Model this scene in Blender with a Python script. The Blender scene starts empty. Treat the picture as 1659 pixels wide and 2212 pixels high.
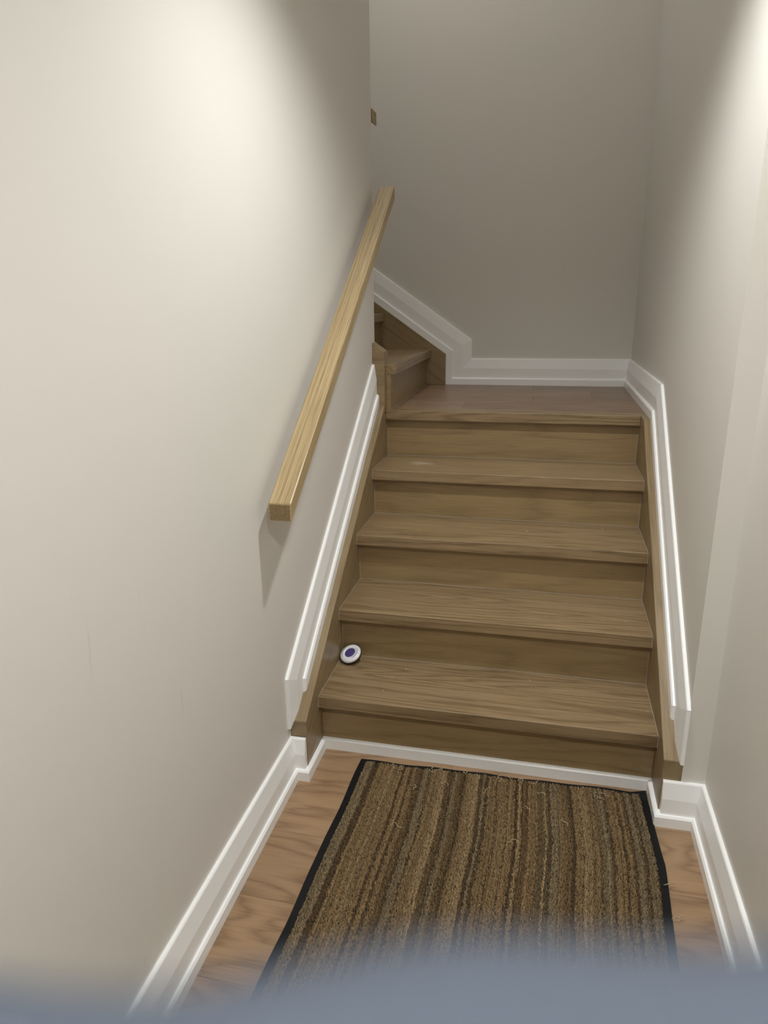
import bpy, bmesh, math, random
import numpy as np
from mathutils import Vector, Matrix

random.seed(7)
rng = np.random.default_rng(7)
S = bpy.context.scene
C = S.collection

# ------------------------------------------------------------------ camera
CAM = Vector((0.639, -1.849, 1.383))
YAW, PITCH, ROLL, FPX = -0.22786, -0.29590, -0.01285, 1509.34
fw = Vector((math.sin(YAW)*math.cos(PITCH), math.cos(YAW)*math.cos(PITCH), math.sin(PITCH)))
r0 = fw.cross(Vector((0, 0, 1))).normalized()
u0 = r0.cross(fw)
rt = math.cos(ROLL)*r0 + math.sin(ROLL)*u0
up = -math.sin(ROLL)*r0 + math.cos(ROLL)*u0
cd = bpy.data.cameras.new('camera')
cam = bpy.data.objects.new('camera', cd)
C.objects.link(cam)
cam.matrix_world = Matrix(((rt.x, up.x, -fw.x, CAM.x), (rt.y, up.y, -fw.y, CAM.y), (rt.z, up.z, -fw.z, CAM.z), (0, 0, 0, 1)))
cd.sensor_fit = 'VERTICAL'
cd.sensor_height = 36
cd.lens = FPX/2212*36
cd.clip_start = 0.005
cd.dof.use_dof = True
cd.dof.focus_distance = 2.2
cd.dof.aperture_fstop = 6.3
S.camera = cam

# ------------------------------------------------------------------ world, exposure, lamps
w = bpy.data.worlds.new('world')
S.world = w
w.use_nodes = True
w.node_tree.nodes['Background'].inputs[0].default_value = (0.8, 0.9, 1, 1)
w.node_tree.nodes['Background'].inputs[1].default_value = 0.02
S.view_settings.view_transform = 'Standard'
S.view_settings.look = 'None'
S.view_settings.gamma = 1
S.view_settings.use_curve_mapping = False
S.view_settings.exposure = 0.0

CEIL = 2.45          # hall ceiling
TOP = 4.0            # ceiling over the stairwell
LAMPS = [(0.61, -0.31, 'front'), (0.96, -2.15, 'rear')]
L1W, L2W, L3W = 79.0, 94.0, 60.0


def spot(name, loc, watts, size, blend, col, radius):
    l = bpy.data.lights.new(name, 'SPOT')
    l.energy = watts
    l.spot_size = math.radians(size)
    l.spot_blend = blend
    l.color = col
    l.shadow_soft_size = radius
    o = bpy.data.objects.new(name, l)
    o.location = loc
    C.objects.link(o)
    return o


LC = (0.98, 1.0, 0.995)
spot('downlight_lamp', (LAMPS[0][0], LAMPS[0][1], CEIL-0.012), L1W, 140, 0.75, LC, 0.035)
spot('downlight_lamp', (LAMPS[1][0], LAMPS[1][1], CEIL-0.012), L2W, 150, 0.6, LC, 0.035)
spot('upstairs_lamp', (0.0, 1.15, TOP-0.02), L3W, 160, 0.8, (1.0, 0.985, 0.93), 0.2)

# ------------------------------------------------------------------ materials
def srgb(r, g, b):
    f = lambda c: (c/255/12.92) if c/255 <= .04045 else ((c/255+.055)/1.055)**2.4
    return (f(r), f(g), f(b), 1)


def newmat(name):
    m = bpy.data.materials.new(name)
    m.use_nodes = True
    nt = m.node_tree
    return m, nt, nt.nodes['Principled BSDF']


def nd(nt, t, **kw):
    n = nt.nodes.new(t)
    for k, v in kw.items():
        setattr(n, k, v)
    return n


def plain(name, col, rough=.5, bump=0, bscale=300, spec=.5):
    m, nt, b = newmat(name)
    b.inputs['Base Color'].default_value = col
    b.inputs['Roughness'].default_value = rough
    b.inputs['Specular IOR Level'].default_value = spec
    if bump:
        tc = nd(nt, 'ShaderNodeTexCoord')
        no = nd(nt, 'ShaderNodeTexNoise')
        no.inputs['Scale'].default_value = bscale
        nt.links.new(tc.outputs['Object'], no.inputs['Vector'])
        bp = nd(nt, 'ShaderNodeBump')
        bp.inputs['Strength'].default_value = bump
        bp.inputs['Distance'].default_value = .001
        nt.links.new(no.outputs['Fac'], bp.inputs['Height'])
        nt.links.new(bp.outputs[0], b.inputs['Normal'])
    return m


def mathn(nt, op, a, b=None, clamp=False):
    n = nd(nt, 'ShaderNodeMath', operation=op, use_clamp=clamp)
    for i, v in enumerate((a, b)):
        if v is None:
            continue
        if isinstance(v, (int, float)):
            n.inputs[i].default_value = v
        else:
            nt.links.new(v, n.inputs[i])
    return n.outputs[0]


def wood(name, base, dark, rot=(0, 0, 0), rough=.36, bands=11, band_amt=.45, pore_amt=.5, across=7.0, along=.9, tint=.12, bumpd=.0006, scuff=None, sat_col=None):
    """oak: long contour bands + fine pores; the grain runs along local X after rot"""
    m, nt, b = newmat(name)
    tc = nd(nt, 'ShaderNodeTexCoord')
    oi = nd(nt, 'ShaderNodeObjectInfo')
    mp = nd(nt, 'ShaderNodeMapping')
    mp.inputs['Rotation'].default_value = rot
    nt.links.new(tc.outputs['Object'], mp.inputs['Vector'])
    add = nd(nt, 'ShaderNodeVectorMath', operation='ADD')
    cmb = nd(nt, 'ShaderNodeCombineXYZ')
    for i, k in enumerate((37.0, 11.3, 23.7)):
        nt.links.new(mathn(nt, 'MULTIPLY', oi.outputs['Random'], k), cmb.inputs[i])
    nt.links.new(mp.outputs[0], add.inputs[0])
    nt.links.new(cmb.outputs[0], add.inputs[1])

    def sc(v, x, y, z):
        s = nd(nt, 'ShaderNodeVectorMath', operation='MULTIPLY')
        s.inputs[1].default_value = (x, y, z)
        nt.links.new(v, s.inputs[0])
        return s.outputs[0]
    n1 = nd(nt, 'ShaderNodeTexNoise')
    n1.inputs['Scale'].default_value = 1
    n1.inputs['Detail'].default_value = 1.5
    nt.links.new(sc(add.outputs[0], along, across, across), n1.inputs['Vector'])
    t = mathn(nt, 'MULTIPLY', n1.outputs['Fac'], bands)
    n1b = nd(nt, 'ShaderNodeTexNoise')
    n1b.inputs['Scale'].default_value = 1
    n1b.inputs['Detail'].default_value = 2
    nt.links.new(sc(add.outputs[0], 7, 60, 60), n1b.inputs['Vector'])
    t = mathn(nt, 'ADD', t, mathn(nt, 'MULTIPLY', n1b.outputs['Fac'], .8))
    t = mathn(nt, 'PINGPONG', t, .5)
    band = mathn(nt, 'POWER', mathn(nt, 'MULTIPLY', t, 2), 2.0)
    n2 = nd(nt, 'ShaderNodeTexNoise')
    n2.inputs['Scale'].default_value = 1
    n2.inputs['Detail'].default_value = 3
    nt.links.new(sc(add.outputs[0], 9, 330, 330), n2.inputs['Vector'])
    mr = nd(nt, 'ShaderNodeMapRange')
    mr.inputs['From Min'].default_value = .46
    mr.inputs['From Max'].default_value = .72
    nt.links.new(n2.outputs['Fac'], mr.inputs['Value'])
    pore = mr.outputs[0]
    n3 = nd(nt, 'ShaderNodeTexNoise')
    n3.inputs['Scale'].default_value = 1
    n3.inputs['Detail'].default_value = 2
    nt.links.new(sc(add.outputs[0], 1.3, 4, 4), n3.inputs['Vector'])
    fac = mathn(nt, 'ADD', mathn(nt, 'MULTIPLY', band, band_amt), mathn(nt, 'MULTIPLY', pore, pore_amt), True)
    mix = nd(nt, 'ShaderNodeMix', data_type='RGBA')
    mix.inputs['A'].default_value = base
    mix.inputs['B'].default_value = dark
    nt.links.new(fac, mix.inputs['Factor'])
    # plank-to-plank and broad colour variation
    var = mathn(nt, 'ADD', mathn(nt, 'MULTIPLY', mathn(nt, 'SUBTRACT', n3.outputs['Fac'], .5), tint*2.2),
                mathn(nt, 'MULTIPLY', mathn(nt, 'SUBTRACT', oi.outputs['Random'], .5), tint))
    var = mathn(nt, 'ADD', var, 1.0)
    hsv = nd(nt, 'ShaderNodeHueSaturation')
    nt.links.new(mix.outputs['Result'], hsv.inputs['Color'])
    nt.links.new(var, hsv.inputs['Value'])
    col = hsv.outputs[0]
    if scuff:
        # a pale worn scuff mark at a fixed place on the board
        sx, sy, sz, rx, ry = scuff
        sub = nd(nt, 'ShaderNodeVectorMath', operation='SUBTRACT')
        sub.inputs[1].default_value = (sx, sy, sz)
        nt.links.new(tc.outputs['Object'], sub.inputs[0])
        dv = sc(sub.outputs[0], 1/rx, 1/ry, 0)
        ln = nd(nt, 'ShaderNodeVectorMath', operation='LENGTH')
        nt.links.new(dv, ln.inputs[0])
        ns = nd(nt, 'ShaderNodeTexNoise')
        ns.inputs['Scale'].default_value = 1
        ns.inputs['Detail'].default_value = 4
        nt.links.new(sc(tc.outputs['Object'], 25, 70, 70), ns.inputs['Vector'])
        fa = mathn(nt, 'SUBTRACT', 1.0, ln.outputs['Value'])
        fa = mathn(nt, 'ADD', fa, mathn(nt, 'MULTIPLY', mathn(nt, 'SUBTRACT', ns.outputs['Fac'], .5), 2.4))
        fa = mathn(nt, 'MULTIPLY', fa, .55, True)
        mx = nd(nt, 'ShaderNodeMix', data_type='RGBA')
        nt.links.new(col, mx.inputs['A'])
        mx.inputs['B'].default_value = srgb(196, 186, 170)
        nt.links.new(fa, mx.inputs['Factor'])
        col = mx.outputs['Result']
    nt.links.new(col, b.inputs['Base Color'])
    b.inputs['Roughness'].default_value = rough
    b.inputs['Specular IOR Level'].default_value = .5
    bp = nd(nt, 'ShaderNodeBump')
    bp.inputs['Strength'].default_value = .35
    bp.inputs['Distance'].default_value = bumpd
    bp.invert = True
    nt.links.new(fac, bp.inputs['Height'])
    nt.links.new(bp.outputs[0], b.inputs['Normal'])
    return m


def wall_mat(name, col, marks=False):
    m, nt, b = newmat(name)
    tc = nd(nt, 'ShaderNodeTexCoord')
    n = nd(nt, 'ShaderNodeTexNoise')
    n.inputs['Scale'].default_value = 260
    n.inputs['Detail'].default_value = 3
    nt.links.new(tc.outputs['Object'], n.inputs['Vector'])
    bp = nd(nt, 'ShaderNodeBump')
    bp.inputs['Strength'].default_value = .12
    bp.inputs['Distance'].default_value = .0008
    nt.links.new(n.outputs['Fac'], bp.inputs['Height'])
    nt.links.new(bp.outputs[0], b.inputs['Normal'])
    b.inputs['Roughness'].default_value = .48
    b.inputs['Specular IOR Level'].default_value = .35
    # very faint blotches of the paint
    n2 = nd(nt, 'ShaderNodeTexNoise')
    n2.inputs['Scale'].default_value = 1.6
    n2.inputs['Detail'].default_value = 2
    nt.links.new(tc.outputs['Object'], n2.inputs['Vector'])
    mix = nd(nt, 'ShaderNodeMix', data_type='RGBA')
    mix.inputs['A'].default_value = tuple(c*.99 for c in col[:3])+(1,)
    mix.inputs['B'].default_value = (min(1, col[0]*1.005), col[1]*.985, col[2]*1.0, 1)
    mr = nd(nt, 'ShaderNodeMapRange')
    mr.inputs['From Min'].default_value = .4
    mr.inputs['From Max'].default_value = .6
    nt.links.new(n2.outputs['Fac'], mr.inputs['Value'])
    nt.links.new(mr.outputs[0], mix.inputs['Factor'])
    out = mix.outputs['Result']
    if marks:
        # faint grey rub marks running down the lower wall
        mp = nd(nt, 'ShaderNodeVectorMath', operation='MULTIPLY')
        mp.inputs[1].default_value = (0, 38, 3.2)
        nt.links.new(tc.outputs['Object'], mp.inputs[0])
        nn = nd(nt, 'ShaderNodeTexNoise')
        nn.inputs['Scale'].default_value = 1
        nn.inputs['Detail'].default_value = 2.5
        nt.links.new(mp.outputs[0], nn.inputs['Vector'])
        m2 = nd(nt, 'ShaderNodeMapRange')
        m2.inputs['From Min'].default_value = .70
        m2.inputs['From Max'].default_value = .84
        m2.inputs['To Max'].default_value = .5
        nt.links.new(nn.outputs['Fac'], m2.inputs['Value'])
        sep = nd(nt, 'ShaderNodeSeparateXYZ')
        nt.links.new(tc.outputs['Object'], sep.inputs[0])
        hz = nd(nt, 'ShaderNodeMapRange')
        hz.inputs['From Min'].default_value = 1.05-TOP/2
        hz.inputs['From Max'].default_value = .75-TOP/2
        nt.links.new(sep.outputs['Z'], hz.inputs['Value'])
        f = mathn(nt, 'MULTIPLY', m2.outputs[0], hz.outputs[0], True)
        mx = nd(nt, 'ShaderNodeMix', data_type='RGBA')
        nt.links.new(out, mx.inputs['A'])
        mx.inputs['B'].default_value = srgb(128, 124, 112)
        nt.links.new(f, mx.inputs['Factor'])
        out = mx.outputs['Result']
    nt.links.new(out, b.inputs['Base Color'])
    return m


WALLC = srgb(222, 219, 211)
M_wall = wall_mat('wall_paint', WALLC)
M_wall_marks = wall_mat('wall_paint_marked', WALLC, True)
M_ceil = plain('ceiling_paint', srgb(232, 231, 226), .8)
M_trim = plain('trim_paint', srgb(248, 248, 247), .33, .1, 90)
OAK, OAKD = srgb(151, 128, 96), srgb(108, 87, 59)
sl = math.atan(.72)
M_tread = wood('oak_tread', OAK, OAKD, bands=15, band_amt=.65, across=10, along=.5)
M_tread_s = wood('oak_tread_scuffed', OAK, OAKD, bands=8, band_amt=.3, scuff=(.165-.5, .858-.853, 0, .06, .035))
M_riser = wood('oak_riser', srgb(150, 127, 90), OAKD, bands=8, band_amt=.35, pore_amt=.35)
M_string = wood('oak_stringer', srgb(146, 126, 94), OAKD, rot=(-sl, 0, math.pi/2) if False else (0, 0, 0), bands=8, band_amt=.4)
M_rail = wood('oak_handrail', srgb(178, 156, 116), srgb(134, 110, 74), bands=9, band_amt=.6, across=42, along=.35, pore_amt=.45, bumpd=.0008, rough=.38)
M_floor = wood('oak_laminate', srgb(159, 129, 98), srgb(112, 86, 60), bands=13, band_amt=.6, pore_amt=.3, across=5, along=1.4, rough=.36, tint=.14)
M_land = wood('oak_laminate_landing', srgb(145, 118, 95), srgb(102, 80, 62), bands=10, band_amt=.5, pore_amt=.25, across=6, along=1.0, rough=.36, tint=.2)
M_end = wood('oak_end_grain', srgb(148, 126, 88), srgb(100, 80, 50), rot=(0, math.radians(35), math.radians(40)), bands=10, across=90, along=20, band_amt=.7, pore_amt=.3)
M_bead = plain('sealant', srgb(176, 166, 152), .6)
M_rubber = plain('black_rubber', srgb(9, 9, 10), .6, .6, 120, .25)
M_steel = plain('brushed_steel', srgb(150, 148, 142), .35)
M_steel.node_tree.nodes['Principled BSDF'].inputs['Metallic'].default_value = 1
M_white_plastic = plain('white_plastic', srgb(232, 231, 236), .3)
M_groove = plain('dark_groove', srgb(28, 26, 34), .5)
M_dark_base = plain('dark_plastic', srgb(18, 16, 17), .5)
M_purple = plain('purple_gel', srgb(78, 68, 122), .18)
M_cloth = plain('blue_grey_cloth', srgb(80, 87, 99), .9, .6, 900)
M_crumb = plain('pale_crumb', srgb(225, 205, 170), .8)

# pile: yarn colour comes from a per-tuft colour attribute
M_pile, nt, b = newmat('mat_pile')
at = nd(nt, 'ShaderNodeAttribute', attribute_name='yarn')
nt.links.new(at.outputs['Color'], b.inputs['Base Color'])
b.inputs['Roughness'].default_value = .95
b.inputs['Specular IOR Level'].default_value = .15

# ------------------------------------------------------------------ helpers
def obj(name, verts, faces, mat, parent=None, origin=None, bevel=0, seg=2, smooth=False, euler=None):
    """one mesh object; verts in world space unless origin is given (then stored relative to it)"""
    me = bpy.data.meshes.new(name)
    o0 = Vector(origin) if origin is not None else Vector((0, 0, 0))
    R = euler.to_matrix().inverted() if euler is not None else None
    vs = []
    for v in verts:
        v = Vector(v)-o0
        if R:
            v = R @ v
        vs.append(v)
    me.from_pydata(vs, [], faces)
    bm = bmesh.new()
    bm.from_mesh(me)
    bmesh.ops.remove_doubles(bm, verts=bm.verts, dist=1e-6)
    bmesh.ops.recalc_face_normals(bm, faces=bm.faces)
    if bevel:
        es = [e for e in bm.edges if len(e.link_faces) == 2 and e.calc_face_angle(0) > .5]
        bmesh.ops.bevel(bm, geom=es, offset=bevel, segments=seg, affect='EDGES', profile=.5)
    if smooth:
        for f in bm.faces:
            f.smooth = True
    bm.to_mesh(me)
    bm.free()
    me.materials.append(mat)
    o = bpy.data.objects.new(name, me)
    C.objects.link(o)
    if parent is not None:
        o.parent = parent
    o.location = o0 if parent is None else o0-ptotal(parent)
    if euler is not None:
        o.rotation_euler = euler
    return o


def ptotal(p):
    t = Vector((0, 0, 0))
    while p is not None:
        t += p.location
        p = p.parent
    return t


def boxv(x0, x1, y0, y1, z0, z1):
    v = [(x, y, z) for x in (x0, x1) for y in (y0, y1) for z in (z0, z1)]
    f = [(0, 1, 3, 2), (4, 6, 7, 5), (0, 4, 5, 1), (2, 3, 7, 6), (0, 2, 6, 4), (1, 5, 7, 3)]
    return v, f


def box(name, x0, x1, y0, y1, z0, z1, mat, parent=None, bevel=0, seg=2):
    v, f = boxv(x0, x1, y0, y1, z0, z1)
    return obj(name, v, f, mat, parent, ((x0+x1)/2, (y0+y1)/2, (z0+z1)/2), bevel, seg)


def prism(poly, axis, a0, a1):
    """poly: 2-D points; extruded along axis ('x': poly is (y,z); 'y': poly is (x,z))"""
    n = len(poly)
    vs = []
    for a in (a0, a1):
        for p in poly:
            vs.append((a, p[0], p[1]) if axis == 'x' else (p[0], a, p[1]))
    fs = [tuple(range(n)), tuple(range(2*n-1, n-1, -1))]
    fs += [(i, (i+1) % n, n+(i+1) % n, n+i) for i in range(n)]
    return vs, fs


def empty(name, loc, label=None, cat=None, group=None, kind=None):
    o = bpy.data.objects.new(name, None)
    o.empty_display_size = .05
    o.location = loc
    C.objects.link(o)
    tag(o, label, cat, group, kind)
    return o


def tag(o, label=None, cat=None, group=None, kind=None):
    if label:
        o['label'] = label
    if cat:
        o['category'] = cat
    if group:
        o['group'] = group
    if kind:
        o['kind'] = kind
    return o


def struct(o, label, cat=None):
    tag(o, label, cat, kind='structure')
    return o


# ------------------------------------------------------------------ measures
XL, XR = -.05, 1.05            # stair walls
XH = 1.11                      # hall right wall
YB = 1.915                     # back wall
h, g, n_, t_, h1 = .1831, .2485, .0329, .0397, .2007
LZ = .944
zt = lambda k: h1+(k-1)*h if k < 5 else LZ
YC = .99                       # end of left wall
RET_R = -.130
RET_L = -.152

# ------------------------------------------------------------------ room shell
struct(box('wall_left', XL-.12, XL, -3.5, YC, 0, TOP, M_wall_marks), 'long cream left wall lit by the downlight, carrying the wooden handrail', 'wall').location
struct(box('wall_left_inner', -1.7, XL-.12, YC-.12, YC, 0, TOP, M_wall), 'cream wall beside the upper flight, hidden behind the left wall corner', 'wall')
struct(box('wall_back', -1.7, XR+.2, YB, YB+.1, 0, TOP, M_wall), 'dim greige back wall above the landing', 'wall')
struct(box('wall_right', XR, XR+.16, RET_R, YB, 0, TOP, M_wall), 'cream wall on the right of the stairs', 'wall')
struct(box('wall_hall_right', XH, XH+.1, -3.5, RET_R, 0, TOP, M_wall), 'cream hall wall nearest on the right, before the small corner step', 'wall')
struct(box('wall_front', XL-.12, XH+.1, -3.6, -3.5, 0, CEIL+.3, M_wall), 'hall end wall behind the viewer', 'wall')
struct(box('wall_upstairs_left', -1.8, -1.7, YC-.12, YB+.1, 0, TOP, M_wall), 'cream wall at the far left of the upper flight', 'wall')
HE = .42
struct(box('wall_upstairs_front', XL, XR+.1, HE-.1, HE, CEIL, TOP, M_wall), 'wall above the hall ceiling edge over the stairs', 'wall')
struct(box('ceiling', XL-.12, XH+.1, -3.6, HE, CEIL, CEIL+.12, M_ceil), 'white hall ceiling', 'ceiling')
struct(box('ceiling_stairwell', -1.8, XR+.2, HE-.1, YB+.1, TOP, TOP+.1, M_ceil), 'white ceiling over the stairwell', 'ceiling')

# floor: planks across the hall, 22 cm wide
fl = empty('floor', (0.5, -1.7, 0), 'oak-look laminate floor of wide planks laid across the hall', None, kind='structure')
box('subfloor', XL, XH, -3.5, .1, -.03, -.0105, plain('subfloor', srgb(70, 55, 40), .8), fl)
ys = [.056]
y = -.165
while y > -3.5:
    ys.append(y)
    y -= .2205
ys.append(-3.5)
for i in range(len(ys)-1):
    y1, y0 = ys[i], ys[i+1]
    j = [.42, .63, .36, .7, .5][i % 5]
    for (a, c) in ((XL, j), (j, XH)):
        v, f = boxv(a+.0003, c-.0003, y0+.0004, y1-.0004, -.0104, 0)
        obj('plank', v, f, M_floor, fl, ((a+c)/2, (y0+y1)/2, -.0104), .0006, 1)

# ceiling light fittings (above the frame, they are what lights the hall)
def ring(name, c, r0_, r1_, z0, z1, mat, parent, seg=40):
    vs, fs = [], []
    for i in range(seg):
        a = 2*math.pi*i/seg
        for (r, z) in ((r0_, z0), (r1_, z0), (r1_, z1), (r0_, z1)):
            vs.append((c[0]+r*math.cos(a), c[1]+r*math.sin(a), z))
    for i in range(seg):
        for k in range(4):
            a, b_ = i*4+k, i*4+(k+1) % 4
            c_, d = ((i+1) % seg)*4+(k+1) % 4, ((i+1) % seg)*4+k
            fs.append((a, b_, c_, d))
    return obj(name, vs, fs, mat, parent, (c[0], c[1], z1))


M_glow, nt, b = newmat('lamp_diffuser')
b.inputs['Base Color'].default_value = (1, .97, .9, 1)
b.inputs['Emission Color'].default_value = (1, .95, .86, 1)
b.inputs['Emission Strength'].default_value = 6
for (lx, ly, which) in LAMPS:
    e = empty('downlight', (lx, ly, CEIL), 'round recessed ceiling downlight above the foot of the stairs' if which == 'front' else 'round recessed ceiling downlight behind the viewer', 'ceiling light')
    ring('trim_ring', (lx, ly), .048, .062, CEIL-.006, CEIL, M_trim, e)
    ring('diffuser', (lx, ly), .0, .047, CEIL-.003, CEIL, M_glow, e)

# ------------------------------------------------------------------ mouldings
BOARD = [(0, 0), (0, .018), (.084, .018), (.131, .010), (.134, .008), (.134, 0)]
SHOE = [(0, 0), (0, .027), (.030, .027), (.0355, .023), (.0365, .017), (.0365, 0)]
SHOE12 = [(0, 0), (0, .012), (.033, .012), (.037, .008), (.038, 0)]


def sweep(name, path, prof, to3d, mat, parent=None, side=1, s0=0, s1=0, m0=None, m1=None):
    """profile (w off the path in the wall plane, d out of the wall) swept along a 2-D path with mitred turns"""
    P = [Vector(p) for p in path]
    D = [(P[i+1]-P[i]).normalized() for i in range(len(P)-1)]
    N = [Vector((-d.y, d.x))*side for d in D]
    vs, fs = [], []
    np_ = len(prof)
    for i, p in enumerate(P):
        if i == 0:
            m = Vector(m0) if m0 else N[0]
            sh, dd = s0, D[0]
        elif i == len(P)-1:
            m = Vector(m1) if m1 else N[-1]
            sh, dd = s1, D[-1]
        else:
            m = (N[i-1]+N[i])/(1+N[i-1].dot(N[i]))
            sh, dd = 0, D[0]
        for (w_, d) in prof:
            q = p+m*w_+dd*(sh*d)
            vs.append(to3d(q.x, q.y, d))
    for i in range(len(P)-1):
        for k in range(np_):
            a, b_ = i*np_+k, i*np_+(k+1) % np_
            fs.append((a, b_, b_+np_, a+np_))
    fs.append(tuple(range(np_)))
    fs.append(tuple(range(len(P)*np_-1, (len(P)-1)*np_-1, -1)))
    o = vs[0]
    return obj(name, vs, fs, mat, parent, to3d(path[0][0], path[0][1], 0))


left = lambda s, z, d: (XL+d, s, z)
rightw = lambda s, z, d: (XR-d, s, z)
hallr = lambda s, z, d: (XH-d, s, z)
back = lambda s, z, d: (s, YB-d, z)
retl = lambda s, z, d: (s, RET_L-d, z)
retr = lambda s, z, d: (s, RET_R-d, z)


def moulding(name, label, pieces):
    e = None
    for (pn, prof, path, f, kw) in pieces:
        o = sweep(pn if e else name, path, prof, f, M_trim, e, **kw)
        if e is None:
            e = o
            struct(e, label, 'baseboard')
    return e


# hall left
moulding('baseboard_left', 'tall white baseboard along the left hall wall', [
    ('board', BOARD, [(-3.5, 0), (RET_L, 0)], left, dict(s1=-1)),
    ('shoe_moulding', SHOE, [(-3.5, 0), (RET_L, 0)], left, dict(s1=-1))])
moulding('baseboard_left_return', 'short white baseboard piece capping the foot of the left stringer', [
    ('board', BOARD, [(XL, 0), (-.002, 0)], retl, dict(s0=1)),
    ('shoe_moulding', SHOE, [(XL, 0), (0, 0)], retl, dict(s0=1, s1=12/27))])
moulding('baseboard_right', 'tall white baseboard along the right hall wall', [
    ('board', BOARD, [(-3.5, 0), (RET_R, 0)], hallr, dict(s1=-1)),
    ('shoe_moulding', SHOE, [(-3.5, 0), (RET_R, 0)], hallr, dict(s1=-1))])
moulding('baseboard_right_return', 'white baseboard piece on the small corner step at the foot of the right stringer', [
    ('board', BOARD, [(1.004, 0), (XH, 0)], retr, dict(s1=-1)),
    ('shoe_moulding', SHOE, [(1.0, 0), (XH, 0)], retr, dict(s0=-12/27, s1=-1))])
# quarter-round strip along the stringers and first riser: one trim
sm = sweep('trim_1', [(0, 0), (1, 0)], SHOE12, lambda s, z, d: (s, -d, z), M_trim, None, s0=1, s1=-1)
struct(sm, 'low white strip at the foot of the first riser', 'trim')
sweep('shoe_moulding', [(RET_L, 0), (0, 0)], SHOE12, lambda s, z, d: (d, s, z), M_trim, sm, s0=-27/12, s1=-1)
sweep('shoe_moulding', [(RET_R, 0), (0, 0)], SHOE12, lambda s, z, d: (1-d, s, z), M_trim, sm, s0=-27/12, s1=-1)

# stringer top lines
SL, ZL0, YL0 = .712, .191, -.150     # left
SR, ZR0, YR0 = .742, .184, -.130     # right
zl = lambda y: ZL0+SL*(y+.144)
zr = lambda y: ZR0+SR*(y+.144)
# left raked skirting
yb = -.039
YLE = .944
LOW = .0005
moulding('trim_2', 'white raked skirting climbing the left wall under the handrail', [
    ('board', BOARD, [(yb, zl(yb)+LOW-.0003), (yb, zl(yb)+LOW), (YLE, zl(YLE)+LOW)], left, dict(m0=(-1, -SL), m1=(0, 1/math.cos(math.atan(SL))))),
    ('shoe_moulding', SHOE, [(yb, zl(yb)+LOW-.0003), (yb, zl(yb)+LOW), (YLE, zl(YLE)+LOW)], left, dict(m0=(-1, -SL), m1=(0, 1/math.cos(math.atan(SL)))))])
# right raked skirting, running on as landing baseboard to the corner
yb = -.004
yk = -.144+(LZ-ZR0)/SR
pr_ = [(yb, zr(yb)+LOW-.0003), (yb, zr(yb)+LOW), (yk, LZ), (YB, LZ)]
moulding('trim_3', 'white raked skirting climbing the right wall and running level along the landing', [
    ('board', BOARD, pr_, rightw, dict(m0=(-1, -SR), s1=-1)),
    ('shoe_moulding', SHOE, pr_, rightw, dict(m0=(-1, -SR), s1=-1))])
# back wall: landing baseboard then up and along the upper flight
SB = .70
pb = [(XR, LZ), (.118, LZ), (.118, 1.103), (-1.0, 1.103+SB*1.118)]
moulding('baseboard_back', 'white baseboard on the back wall of the landing, turning up beside the upper flight', [
    ('board', BOARD, pb, back, dict(side=-1, s0=1)),
    ('shoe_moulding', SHOE, pb, back, dict(side=-1, s0=1))])

# ------------------------------------------------------------------ staircase
st = empty('staircase', (.5, 0, 0), 'closed oak staircase with five risers to a square landing, then turning left', 'staircase')


def beads(parent, k):
    """thin sealant lines where tread k meets risers and stringers"""
    vs, fs = [], []

    def bb(*a):
        v, f = boxv(*a)
        o = len(vs)
        vs.extend(v)
        fs.extend(tuple(i+o for i in q) for q in f)
    z, ya, yb_ = zt(k), (k-1)*g-n_, k*g
    q = .0011
    bb(0, 1, yb_-q, yb_, z, z+q)
    for x0, x1 in ((0, q), (1-q, 1)):
        bb(x0, x1, ya+.002, yb_, z, z+q*.7)
        bb(x0, x1, yb_-q, yb_, z, zt(k+1)-t_)
        bb(x0, x1, ya-q*.6, ya+.0005, z-t_+.002, z-.001)
    obj('sealant_bead', vs, fs, M_bead, parent, (.5, yb_, z))


for k in range(1, 5):
    z = zt(k)
    ya = (k-1)*g
    rz0 = 0 if k == 1 else zt(k-1)
    box('riser', 0, 1, ya, ya+.017, rz0, z-t_, M_riser, st, .0006, 1)
    tr = box('tread', 0, 1, ya-n_, k*g, z-t_, z, M_tread_s if k == 4 else M_tread, st, .0022, 2)
    beads(tr, k)
box('riser', 0, 1, 4*g, 4*g+.017, zt(4), LZ-t_, M_riser, st, .0006, 1)
box('landing_nosing', 0, 1.0, 4*g-n_, 1.035, LZ-t_, LZ, M_tread, st, .0022, 2)

# landing boards
ld = box('landing_deck', .0, XR-.002, 1.0355, YB-.002, LZ-.05, LZ-.0105, M_riser, st)
for (y0, y1, j) in ((1.0355, 1.255, .30), (1.255, 1.475, .587), (1.475, 1.695, .85), (1.695, YB-.002, .579)):
    for a, c in ((.018, j), (j, XR-.002)):
        v, f = boxv(a+.0003, c-.0003, y0+.0004, y1-.0004, LZ-.0104, LZ)
        obj('plank', v, f, M_land, ld, ((a+c)/2, (y0+y1)/2, LZ-.0104), .0006, 1)


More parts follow.
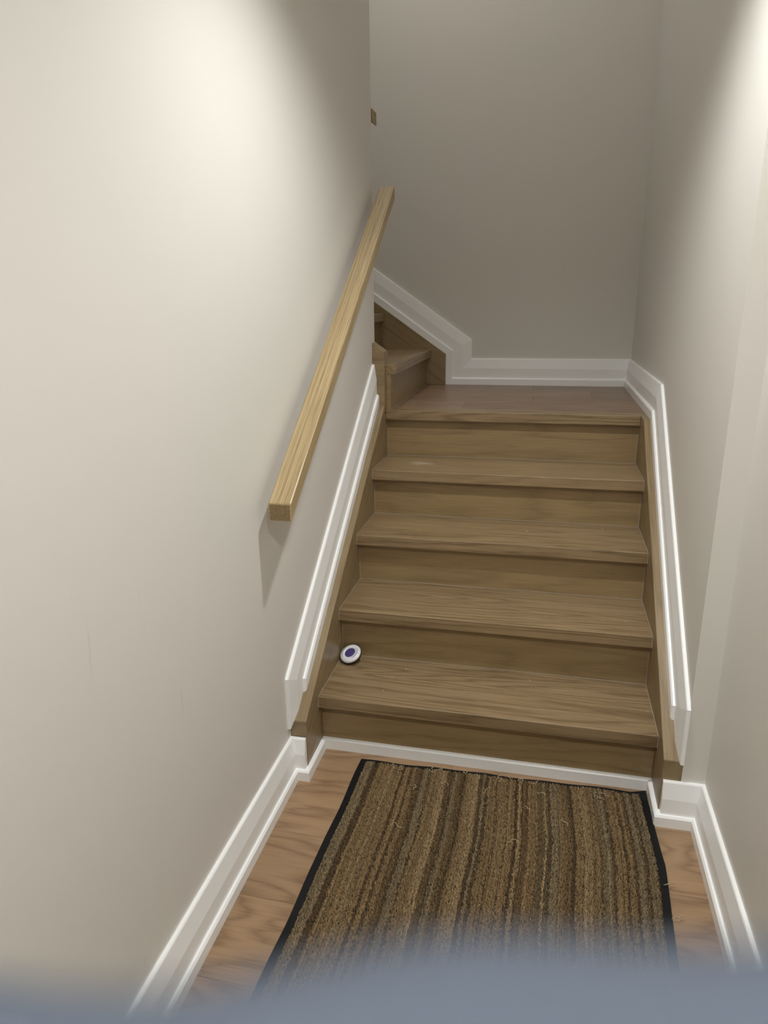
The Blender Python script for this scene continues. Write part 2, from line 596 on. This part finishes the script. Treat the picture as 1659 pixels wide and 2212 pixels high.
def stringer(name, poly, axis, a0, a1, slope, label=None, bev=.0015):
    """board with its grain turned to the rake: local X follows the slope"""
    vs, fs = prism(poly, axis, a0, a1)
    if axis == 'x':
        eu = Matrix((Vector((0, math.cos(slope), math.sin(slope))), Vector((1, 0, 0)), Vector((0, -math.sin(slope), math.cos(slope))))).transposed()
    else:
        eu = Matrix((Vector((-math.cos(slope), 0, math.sin(slope))), Vector((0, 1, 0)), Vector((math.sin(slope), 0, math.cos(slope))))).transposed()
    if eu.determinant() < 0:
        eu.col[1] = -eu.col[1]
    o = obj(name, vs, fs, M_string, st, vs[0], bev, 1, euler=eu.to_euler())
    if label:
        o['label'] = label
    return o


stringer('stringer', [(YL0, 0), (YL0, zl(YL0)), (YLE, zl(YLE)), (YLE, .93), (1.03, .93), (1.03, .55), (.04, 0)], 'x', XL+.0005, 0, math.atan(SL))
stringer('stringer', [(RET_R-.001, 0), (RET_R-.001, zr(RET_R)), (yk, LZ-.0005), (1.035, LZ-.0005), (1.035, .55), (.04, 0)], 'x', 1.0, XR-.0005, math.atan(SR))
# outer stringer of the upper flight on the back wall
stringer('stringer', [(.118, LZ+.0003), (.118, 1.103), (-1.0, 1.103+SB*1.118), (-1.0, 1.45), (-.05, LZ+.0003)], 'y', 1.87, YB-.0005, math.atan(SB))
# inner stringer end (newel board) of the upper flight
zi = lambda x: 1.181-.70*x
vs1, fs1 = prism([(XL+.0005, LZ-.01), (0, LZ-.01), (0, zi(0)), (XL+.0005, zi(XL))], 'y', .9445, .985)
obj('newel_board', vs1, fs1, M_string, st, (0, .96, 1), .0015, 1)
stringer('stringer', [(-1.0, 1.45), (.0, LZ-.01), (0, zi(0)), (-1.0, zi(-1.0))], 'y', YC+.0005, YC+.012, math.atan(SB))

# upper flight, climbing to the left
X6 = .017
for j in range(3):
    xz = X6-j*g
    z0 = LZ+j*h
    z1 = z0+h
    box('riser', xz-.017, xz, .977 if j == 0 else YC+.012, 1.87, z0, z1-t_, M_riser, st, .0006, 1)
    tr = box('tread', xz-g-.0, xz+.026, .977 if j == 0 else YC+.012, 1.87, z1-t_, z1, M_tread, st, .0022, 2)
    # grain of these boards runs across the flight (local Y): turn the object frame a quarter
    me = tr.data
    me.transform(Matrix.Rotation(math.pi/2, 4, 'Z'))
    tr.rotation_euler = (0, 0, -math.pi/2)
v, f = boxv(X6, X6+.0013, .99, 1.87, LZ, LZ+.0013)
obj('sealant_bead', v, f, M_bead, st, (X6, 1.4, LZ))

# crumbs lying on the treads and floor
vs, fs = [], []
cr = [(.20, .13, 1), (.235, .19, 1), (.19, .045, 1), (.47, .2425, 1), (.60, .10, 1), (.985, .09, 1), (.93, .31, 2), (.55, .2435, 1), (.64, .2, 1),
      (.30, .45, 2), (.6, .62, 3), (.87, .70, 3), (.975, .03, 1), (.45, .49, 2), (.86, .96, 4)]
for (x, y, k) in cr:
    s = random.uniform(.0009, .0020)
    z = zt(k)
    a = random.uniform(0, 3)
    o = len(vs)
    ca, sa = math.cos(a), math.sin(a)
    for dx, dy in ((-1.6, -.5), (1.2, -.7), (1.7, .5), (-1, .6)):
        vs.append((x+s*(dx*ca-dy*sa), y+s*(dx*sa+dy*ca), z))
    vs.append((x, y, z+s*.8))
    fs += [(o, o+1, o+2, o+3), (o, o+1, o+4), (o+1, o+2, o+4), (o+2, o+3, o+4), (o+3, o, o+4)]
cb = obj('crumbs', vs, fs, M_crumb, None, (.5, .2, zt(1)))
tag(cb, 'tiny pale crumbs scattered on the stair treads', 'debris', kind='stuff')

# ------------------------------------------------------------------ handrails
def handrail(name, label, frm, p0, p1, wd, ht, out, drop=.0):
    """square oak rail with plumb-cut ends from p0 (low, wall-side top corner) to p1; out = unit vector away from the wall"""
    p0, p1, out = Vector(p0), Vector(p1), Vector(out)
    e = empty(name, frm, label, 'handrail')
    dn = Vector((0, 0, -ht))
    vs = []
    for p in (p0, p1):
        vs += [p, p+out*wd, p+out*wd+dn, p+dn]
    fs = [(0, 1, 2, 3), (7, 6, 5, 4), (0, 4, 5, 1), (1, 5, 6, 2), (2, 6, 7, 3), (3, 7, 4, 0)]
    d = (p1-p0).normalized()
    eu = Matrix((d, d.cross(out).cross(d)*1.0, d.cross(out))).transposed()
    if eu.determinant() < 0:
        eu.col[2] = -eu.col[2]
    o = obj('rail', vs, fs, M_rail, e, p0, .0035, 2, euler=eu.to_euler())
    o.data.materials.append(M_end)
    for pl in o.data.polygons:
        if abs(pl.normal.x) > .7 and pl.area > .001:
            pl.material_index = 1
    # brackets: round wall plate and a bent arm up to the underside of the rail
    for q in (.34, .80):
        m = p0.lerp(p1, q)+out*(wd*.5)+Vector((0, 0, -ht))
        gap = abs((m-Vector(frm)).dot(out))
        wc = m-out*gap+Vector((0, 0, -drop))
        t = out.cross(Vector((0, 0, 1)))
        vs, fs = [], []
        pts = [(wc, .012, out), (wc+out*.004, .012, out), (wc+out*.0045, .005, out), (wc.lerp(m, .5), .005, (m-wc).normalized()), (m+Vector((0, 0, .002)), .005, (m-wc).normalized())]
        for (c, r, d) in pts:
            bvec = t.cross(d).normalized()
            for i in range(14):
                a = 2*math.pi*i/14
                vs.append(c+t*(r*math.cos(a))+bvec*(r*math.sin(a)))
        K = len(pts)
        for s_ in range(K-1):
            for i in range(14):
                fs.append((s_*14+i, s_*14+(i+1) % 14, (s_+1)*14+(i+1) % 14, (s_+1)*14+i))
        fs += [tuple(range(14)), tuple(range(K*14-1, (K-1)*14-1, -1))]
        obj('bracket', vs, fs, M_steel, e, wc)
    return e


handrail('handrail', 'square oak handrail running up the left wall', (XL, -.29, .90), (-.018, -.29, .902), (-.018, .975, 1.79), .060, .047, (1, 0, 0), .118)
handrail('handrail', 'dark end of a second wooden handrail just past the left wall corner', (-.06, YC, 2.0), (-.049, YC+.032, 2.066), (-1.1, YC+.032, 2.066+.72*1.051), .055, .048, (0, 1, 0), .06)

# ------------------------------------------------------------------ puck (wall-button shaped air freshener / light) on the first tread
pe = empty('air_freshener', (.040, .203, zt(1)+.0290), 'small round white puck with a purple centre leaning in the corner of the lowest tread', 'air freshener')
Nn = Vector((-.22, -.42, .88)).normalized()
ax = Vector((0, 0, 1)).cross(Nn).normalized()
eq = Matrix.Rotation(math.acos(Nn.z), 4, ax)


def lathe(name, prof, mat, seg=48, squash=1.0):
    vs, fs = [], []
    for (r, z) in prof:
        for i in range(seg):
            a = 2*math.pi*i/seg
            vs.append((r*math.cos(a), r*math.sin(a)*squash, z))
    m = len(prof)
    for s in range(m-1):
        for i in range(seg):
            fs.append((s*seg+i, s*seg+(i+1) % seg, (s+1)*seg+(i+1) % seg, (s+1)*seg+i))
    fs += [tuple(range(seg)), tuple(range(m*seg-1, (m-1)*seg-1, -1))]
    o = obj(name, vs, fs, mat, None, None, 0, smooth=True)
    o.parent = pe
    return o


pe.rotation_euler = eq.to_euler()
RR = .0370
lathe('housing', [(RR*.55, -.007), (RR*.97, -.0045), (RR, .0), (RR*.97, .0035), (RR*.86, .0065), (RR*.74, .0078), (RR*.52, .0078), (RR*.50, .006), (RR*.5, -.004)], M_white_plastic)
lathe('base', [(RR*.6, -.0125), (RR*.95, -.0115), (RR*1.0, -.008), (RR*.96, -.0045), (RR*.5, -.0045)], M_dark_base)['label'] = 'dark underside'
lathe('purple_disc', [(RR*.4, .004), (RR*.51, .0055), (RR*.50, .0066), (RR*.42, .0070), (RR*.2, .0072), (.0005, .0072)], M_purple)['label'] = 'purple centre'
for a0 in (-1.15, 1.95):
    vs, fs = [], []
    K = 22
    for i in range(K):
        a = a0+i/(K-1)*1.9
        wd = .0006*math.sin(math.pi*(i+.5)/K)+.0001
        for (rr, z) in ((RR*.735-wd, .0074), (RR*.735+wd, .0074), (RR*.735+wd, .0083), (RR*.735-wd, .0083)):
            vs.append((rr*math.cos(a), rr*math.sin(a), z))
    for i in range(K-1):
        for k in range(4):
            fs.append((i*4+k, i*4+(k+1) % 4, i*4+4+(k+1) % 4, i*4+4+k))
    fs += [(0, 1, 2, 3), tuple(K*4-1-i for i in range(4))]
    o = obj('slot', vs, fs, M_groove, None)
    o.parent = pe

# ------------------------------------------------------------------ floor mat
me_ = empty('floor_mat', (.55, -.67, 0), 'striped brown and tan loop-pile mat with black rubber edge at the foot of the stairs', 'mat')
YT, YE = -.043, -1.30


def edge_l(y):
    return .138+(y-YT)*(.040/1.257)+.0015*math.sin(y*17)


def edge_r(y):
    if y > -.285:
        return .997+(y+.285)*(-.013/.255)
    return .997+(y+.285)*(.030/.9)+.002*math.sin(y*14)


def edge_t(u):
    return YT+.016*u+.0035*math.sin(u*9)*math.sin(u*23+1)


NX, NY = 60, 80
vs, fs = [], []
for layer in (0, 1):
    for j in range(NY+1):
        for i in range(NX+1):
            u, v = i/NX, j/NY
            yt = edge_t(u)
            y = yt+(YE-yt)*v
            x = edge_l(y)*(1-u)+edge_r(y)*u
            z = 0.0005 if layer == 0 else .0035
            # slight waves of the tired rubber edge, corner curled at the top right
            ed = max(0, 1-min(u, 1-u)*30)
            z += ed*.0012*(1+math.sin(y*31+u*5))
            z += .010*max(0, 1-math.hypot((1-u)/.05, v/.03))
            vs.append((x, y, z))
L0 = (NX+1)*(NY+1)
for layer in (0, 1):
    for j in range(NY):
        for i in range(NX):
            a = layer*L0+j*(NX+1)+i
            fs.append((a, a+1, a+NX+2, a+NX+1))
rim = [i for i in range(NX+1)]+[j*(NX+1)+NX for j in range(1, NY+1)]+[NY*(NX+1)+i for i in range(NX-1, -1, -1)]+[j*(NX+1) for j in range(NY-1, 0, -1)]
for a, c in zip(rim, rim[1:]+rim[:1]):
    fs.append((a, c, c+L0, a+L0))
obj('rubber_backing', vs, fs, M_rubber, me_, (.55, -.67, 0))['label'] = 'black rubber edge'

TAN, GRY, BRN, DRK, DGR, LTN = srgb(141, 117, 84), srgb(134, 118, 91), srgb(114, 92, 64), srgb(84, 67, 48), srgb(100, 86, 64), srgb(154, 131, 97)
stripes = [(275, GRY), (360, DRK), (420, TAN), (560, LTN), (610, TAN), (670, DRK), (700, TAN), (745, DRK), (772, TAN), (812, BRN), (850, DRK), (885, GRY), (945, DRK), (968, TAN), (1040, LTN), (1120, BRN), (1140, DRK),
           (1182, GRY), (1225, BRN), (1272, DRK), (1300, TAN), (1350, LTN), (1440, DRK), (1472, GRY), (1500, DRK), (1530, TAN), (1602, DRK), (1619, TAN), (1694, LTN), (1710, DRK), (1721, TAN), (1779, DRK),
           (1814, LTN), (1844, DRK), (1866, BRN), (1902, TAN), (1979, BRN), (2012, DGR), (2050, LTN), (2067, DGR), (2112, GRY), (2184, TAN), (2229, BRN), (2270, DRK), (2312, TAN), (2366, DRK), (2373, LTN),
           (2440, TAN), (2510, DGR), (2530, GRY), (2596, DRK), (2622, TAN), (2697, DRK), (2722, TAN), (2766, DRK), (2792, GRY), (2846, DRK), (2876, GRY), (2932, DRK), (2944, DRK)]
edges = np.array([s[0] for s in stripes], float)
edges = (edges-275)/(2944-275)
cols = np.array([s[1][:3] for s in stripes])
cols = (cols*.78+np.array(TAN[:3])*.22*.8)*.86
dk = np.array([1 if s[1] in (DRK,) else 0 for s in stripes])
PX, PY = .0035, .0039
nx, ny = int(.83/PX), int(1.235/PY)
ii, jj = np.meshgrid(np.arange(nx), np.arange(ny), indexing='ij')
ii = ii.ravel()
jj = jj.ravel()
n = len(ii)
u = (ii+.5)/nx
ucol = u+.0012*np.sin(jj*.045+u*4)+.0008*np.sin(jj*.21+u*9)+rng.normal(0, .0015, n)
idx = np.clip(np.searchsorted(edges, ucol, side='right')-1, 0, len(edges)-1)
col = cols[idx]*(1+rng.normal(0, .17, n))[:, None]
# along-column slow variation
colmod = 1+.10*np.sin(jj*.021*(1+(ii % 7)*.2)+ii*1.7)
col *= colmod[:, None]
col *= rng.normal(1, .12, nx)[ii][:, None]
low = dk[idx]
vv = (jj+rng.uniform(-.25, .25, n))/ny
ytop = np.array([edge_t(a) for a in u])-.015-rng.uniform(0, .003, n)
y = ytop+(YE+.015-ytop)*vv
el = np.array([edge_l(a) for a in y])+.021
er = np.array([edge_r(a) for a in y])-.020
x = el*(1-u)+er*u+rng.normal(0, .0008, n)
hz = .0050+.0030*(1-.8*low)+rng.uniform(-.0026, .0018, n)-.0035*(rng.random(n) < .15)
hz = np.maximum(hz, .002)
sx = PX*.50*(1+rng.uniform(-.3, .25, n))
sy = PY*.46*(1+rng.uniform(-.35, .3, n))
base = .0030
off = [(-1, -1), (1, -1), (1, 1), (-1, 1)]
V = np.zeros((n, 9, 3))
tw = rng.normal(0, .45, n)
ct, stt = np.cos(tw), np.sin(tw)
for k, (a, c) in enumerate(off):
    for lvl, (fr, zz) in enumerate(((1.0, 0.35), (.62, 1.0))):
        ax_, ay_ = a*fr*sx, c*fr*sy
        V[:, lvl*4+k, 0] = x+ax_*ct-ay_*stt
        V[:, lvl*4+k, 1] = y+ax_*stt+ay_*ct
        V[:, lvl*4+k, 2] = base+hz*zz*(.85 if lvl == 1 else 1) * (1 if lvl else .4)
V[:, 8, 0] = x+rng.normal(0, .0004, n)
V[:, 8, 1] = y+rng.normal(0, .0005, n)
V[:, 8, 2] = base+hz
fq = []
F4 = np.array([[0, 1, 5, 4], [1, 2, 6, 5], [2, 3, 7, 6], [3, 0, 4, 7]])
F3 = np.array([[4, 5, 8], [5, 6, 8], [6, 7, 8], [7, 4, 8]])
o9 = (np.arange(n)*9)
quads = (F4[None]+o9[:, None, None]).reshape(-1, 4)
tris = (F3[None]+o9[:, None, None]).reshape(-1, 3)
mesh = bpy.data.meshes.new('loop_pile')
V[:, :, 0] -= .55
V[:, :, 1] += .67
mesh.vertices.add(n*9)
mesh.vertices.foreach_set('co', V.reshape(-1))
loops = np.concatenate([quads.reshape(-1), tris.reshape(-1)]).astype(np.int32)
mesh.loops.add(len(loops))
mesh.loops.foreach_set('vertex_index', loops)
npol = len(quads)+len(tris)
mesh.polygons.add(npol)
ls = np.concatenate([np.arange(len(quads))*4, len(quads)*4+np.arange(len(tris))*3]).astype(np.int32)
mesh.polygons.foreach_set('loop_start', ls)
mesh.update(calc_edges=True)
ca = mesh.color_attributes.new('yarn', 'FLOAT_COLOR', 'POINT')
cc = np.ones((n, 9, 4), np.float32)
cc[:, :, :3] = np.clip(col, 0, 1)[:, None, :]
ca.data.foreach_set('color', cc.reshape(-1))
mesh.materials.append(M_pile)
mesh.polygons.foreach_set('use_smooth', np.ones(npol, bool))
po = bpy.data.objects.new('loop_pile', mesh)
C.objects.link(po)
po.parent = me_
po['kind'] = 'stuff'
po['label'] = 'striped tan, grey and brown loops'


TV, TF = [], []


def thread(pts, r):
    """append one thin round yarn to the shared loose-thread mesh (Catmull-Rom smoothed)"""
    P = [Vector(p) for p in pts]
    P = [P[0]]+P+[P[-1]]
    Q = []
    for i in range(1, len(P)-2):
        for k in range(4):
            t = k/4
            a, b_, c, d = P[i-1:i+3]
            Q.append(.5*((2*b_)+(c-a)*t+(2*a-5*b_+4*c-d)*t*t+(3*b_-a-3*c+d)*t**3))
    Q.append(P[-2])
    o = len(TV)
    for i, q in enumerate(Q):
        d = (Q[min(i+1, len(Q)-1)]-Q[max(i-1, 0)]).normalized()
        s1 = d.cross(Vector((0, 0, 1))).normalized()
        s2 = s1.cross(d)
        for k in range(5):
            a = 2*math.pi*k/5
            TV.append(q+s1*(r*math.cos(a))+s2*(r*math.sin(a)))
    for i in range(len(Q)-1):
        for k in range(5):
            TF.append((o+i*5+k, o+i*5+(k+1) % 5, o+i*5+5+(k+1) % 5, o+i*5+5+k))
    TF.append(tuple(o+k for k in range(5)))
    TF.append(tuple(o+(len(Q)-1)*5+k for k in range(4, -1, -1)))


M_thread = plain('mat_yarn', srgb(172, 154, 122), .95)
for (tx, ty) in ((.255, -.075), (.275, -.062), (.355, -.058), (.46, -.052), (.50, -.050), (.56, -.050), (.60, -.052), (.645, -.16), (.84, -.055), (.845, -.075), (.985, -.37), (.988, -.47), (.975, -.62), (.63, -.30), (.42, -.12), (.74, -.20), (.30, -.30), (.21, -.85), (.77, -.66), (.365, -.066), (.372, -.06), (.62, -.055), (.56, -.06), (.655, -.058), (.85, -.062), (.32, -.14), (.53, -.13), (.70, -.11)):
    a = random.uniform(0, 6.28)
    pts = [(tx, ty, .008)]
    for i in range(7):
        a += random.uniform(-1.2, 1.2)
        q = pts[-1]
        st_ = .0048
        pts.append((q[0]+st_*math.cos(a), q[1]+st_*math.sin(a), .0105+random.uniform(-.001, .004)))
    thread(pts, .0011)

to = obj('loose_threads', TV, TF, M_thread, me_, (.55, -.3, .01), smooth=True)
to['kind'] = 'stuff'
to['label'] = 'pulled curly tan threads'

# ------------------------------------------------------------------ blurred soft thing right under the lens
def cloth_fold():
    c = CAM+fw*.036-up*.0263
    hor = Vector((rt.x, rt.y, 0)).normalized()
    outv = Vector((fw.x, fw.y, 0)).normalized()
    vs, fs = [], []
    NU, NV = 60, 28
    for i in range(NU+1):
        s = (i/NU-.5)*.15
        for j in range(NV+1):
            t = j/NV
            # a folded band: up the near face, round the top, down the far face
            L = .075
            if t < .42:
                zz = -L*(1-t/.42)
                yy = -.006
            elif t > .58:
                zz = -L*((t-.58)/.42)
                yy = .006
            else:
                a = (t-.42)/.16*math.pi
                zz = .006*math.sin(a)
                yy = -.006*math.cos(a)
            wob = .0012*math.sin(s*90+zz*25)+.0007*math.sin(s*210+1)
            vs.append(c+hor*s+outv*(yy+wob)+Vector((0, 0, zz+.0002*math.sin(s*55+.5)-.006)))
    for i in range(NU):
        for j in range(NV):
            a = i*(NV+1)+j
            fs.append((a, a+1, a+NV+2, a+NV+1))
    o = obj('cloth_fold', vs, fs, M_cloth, None, c, 0, smooth=True)
    md = o.modifiers.new('thickness', 'SOLIDIFY')
    md.thickness = .0016
    md.offset = 0
    tag(o, 'out-of-focus blue-grey edge of a soft fold held just below the lens', 'cloth')


cloth_fold()
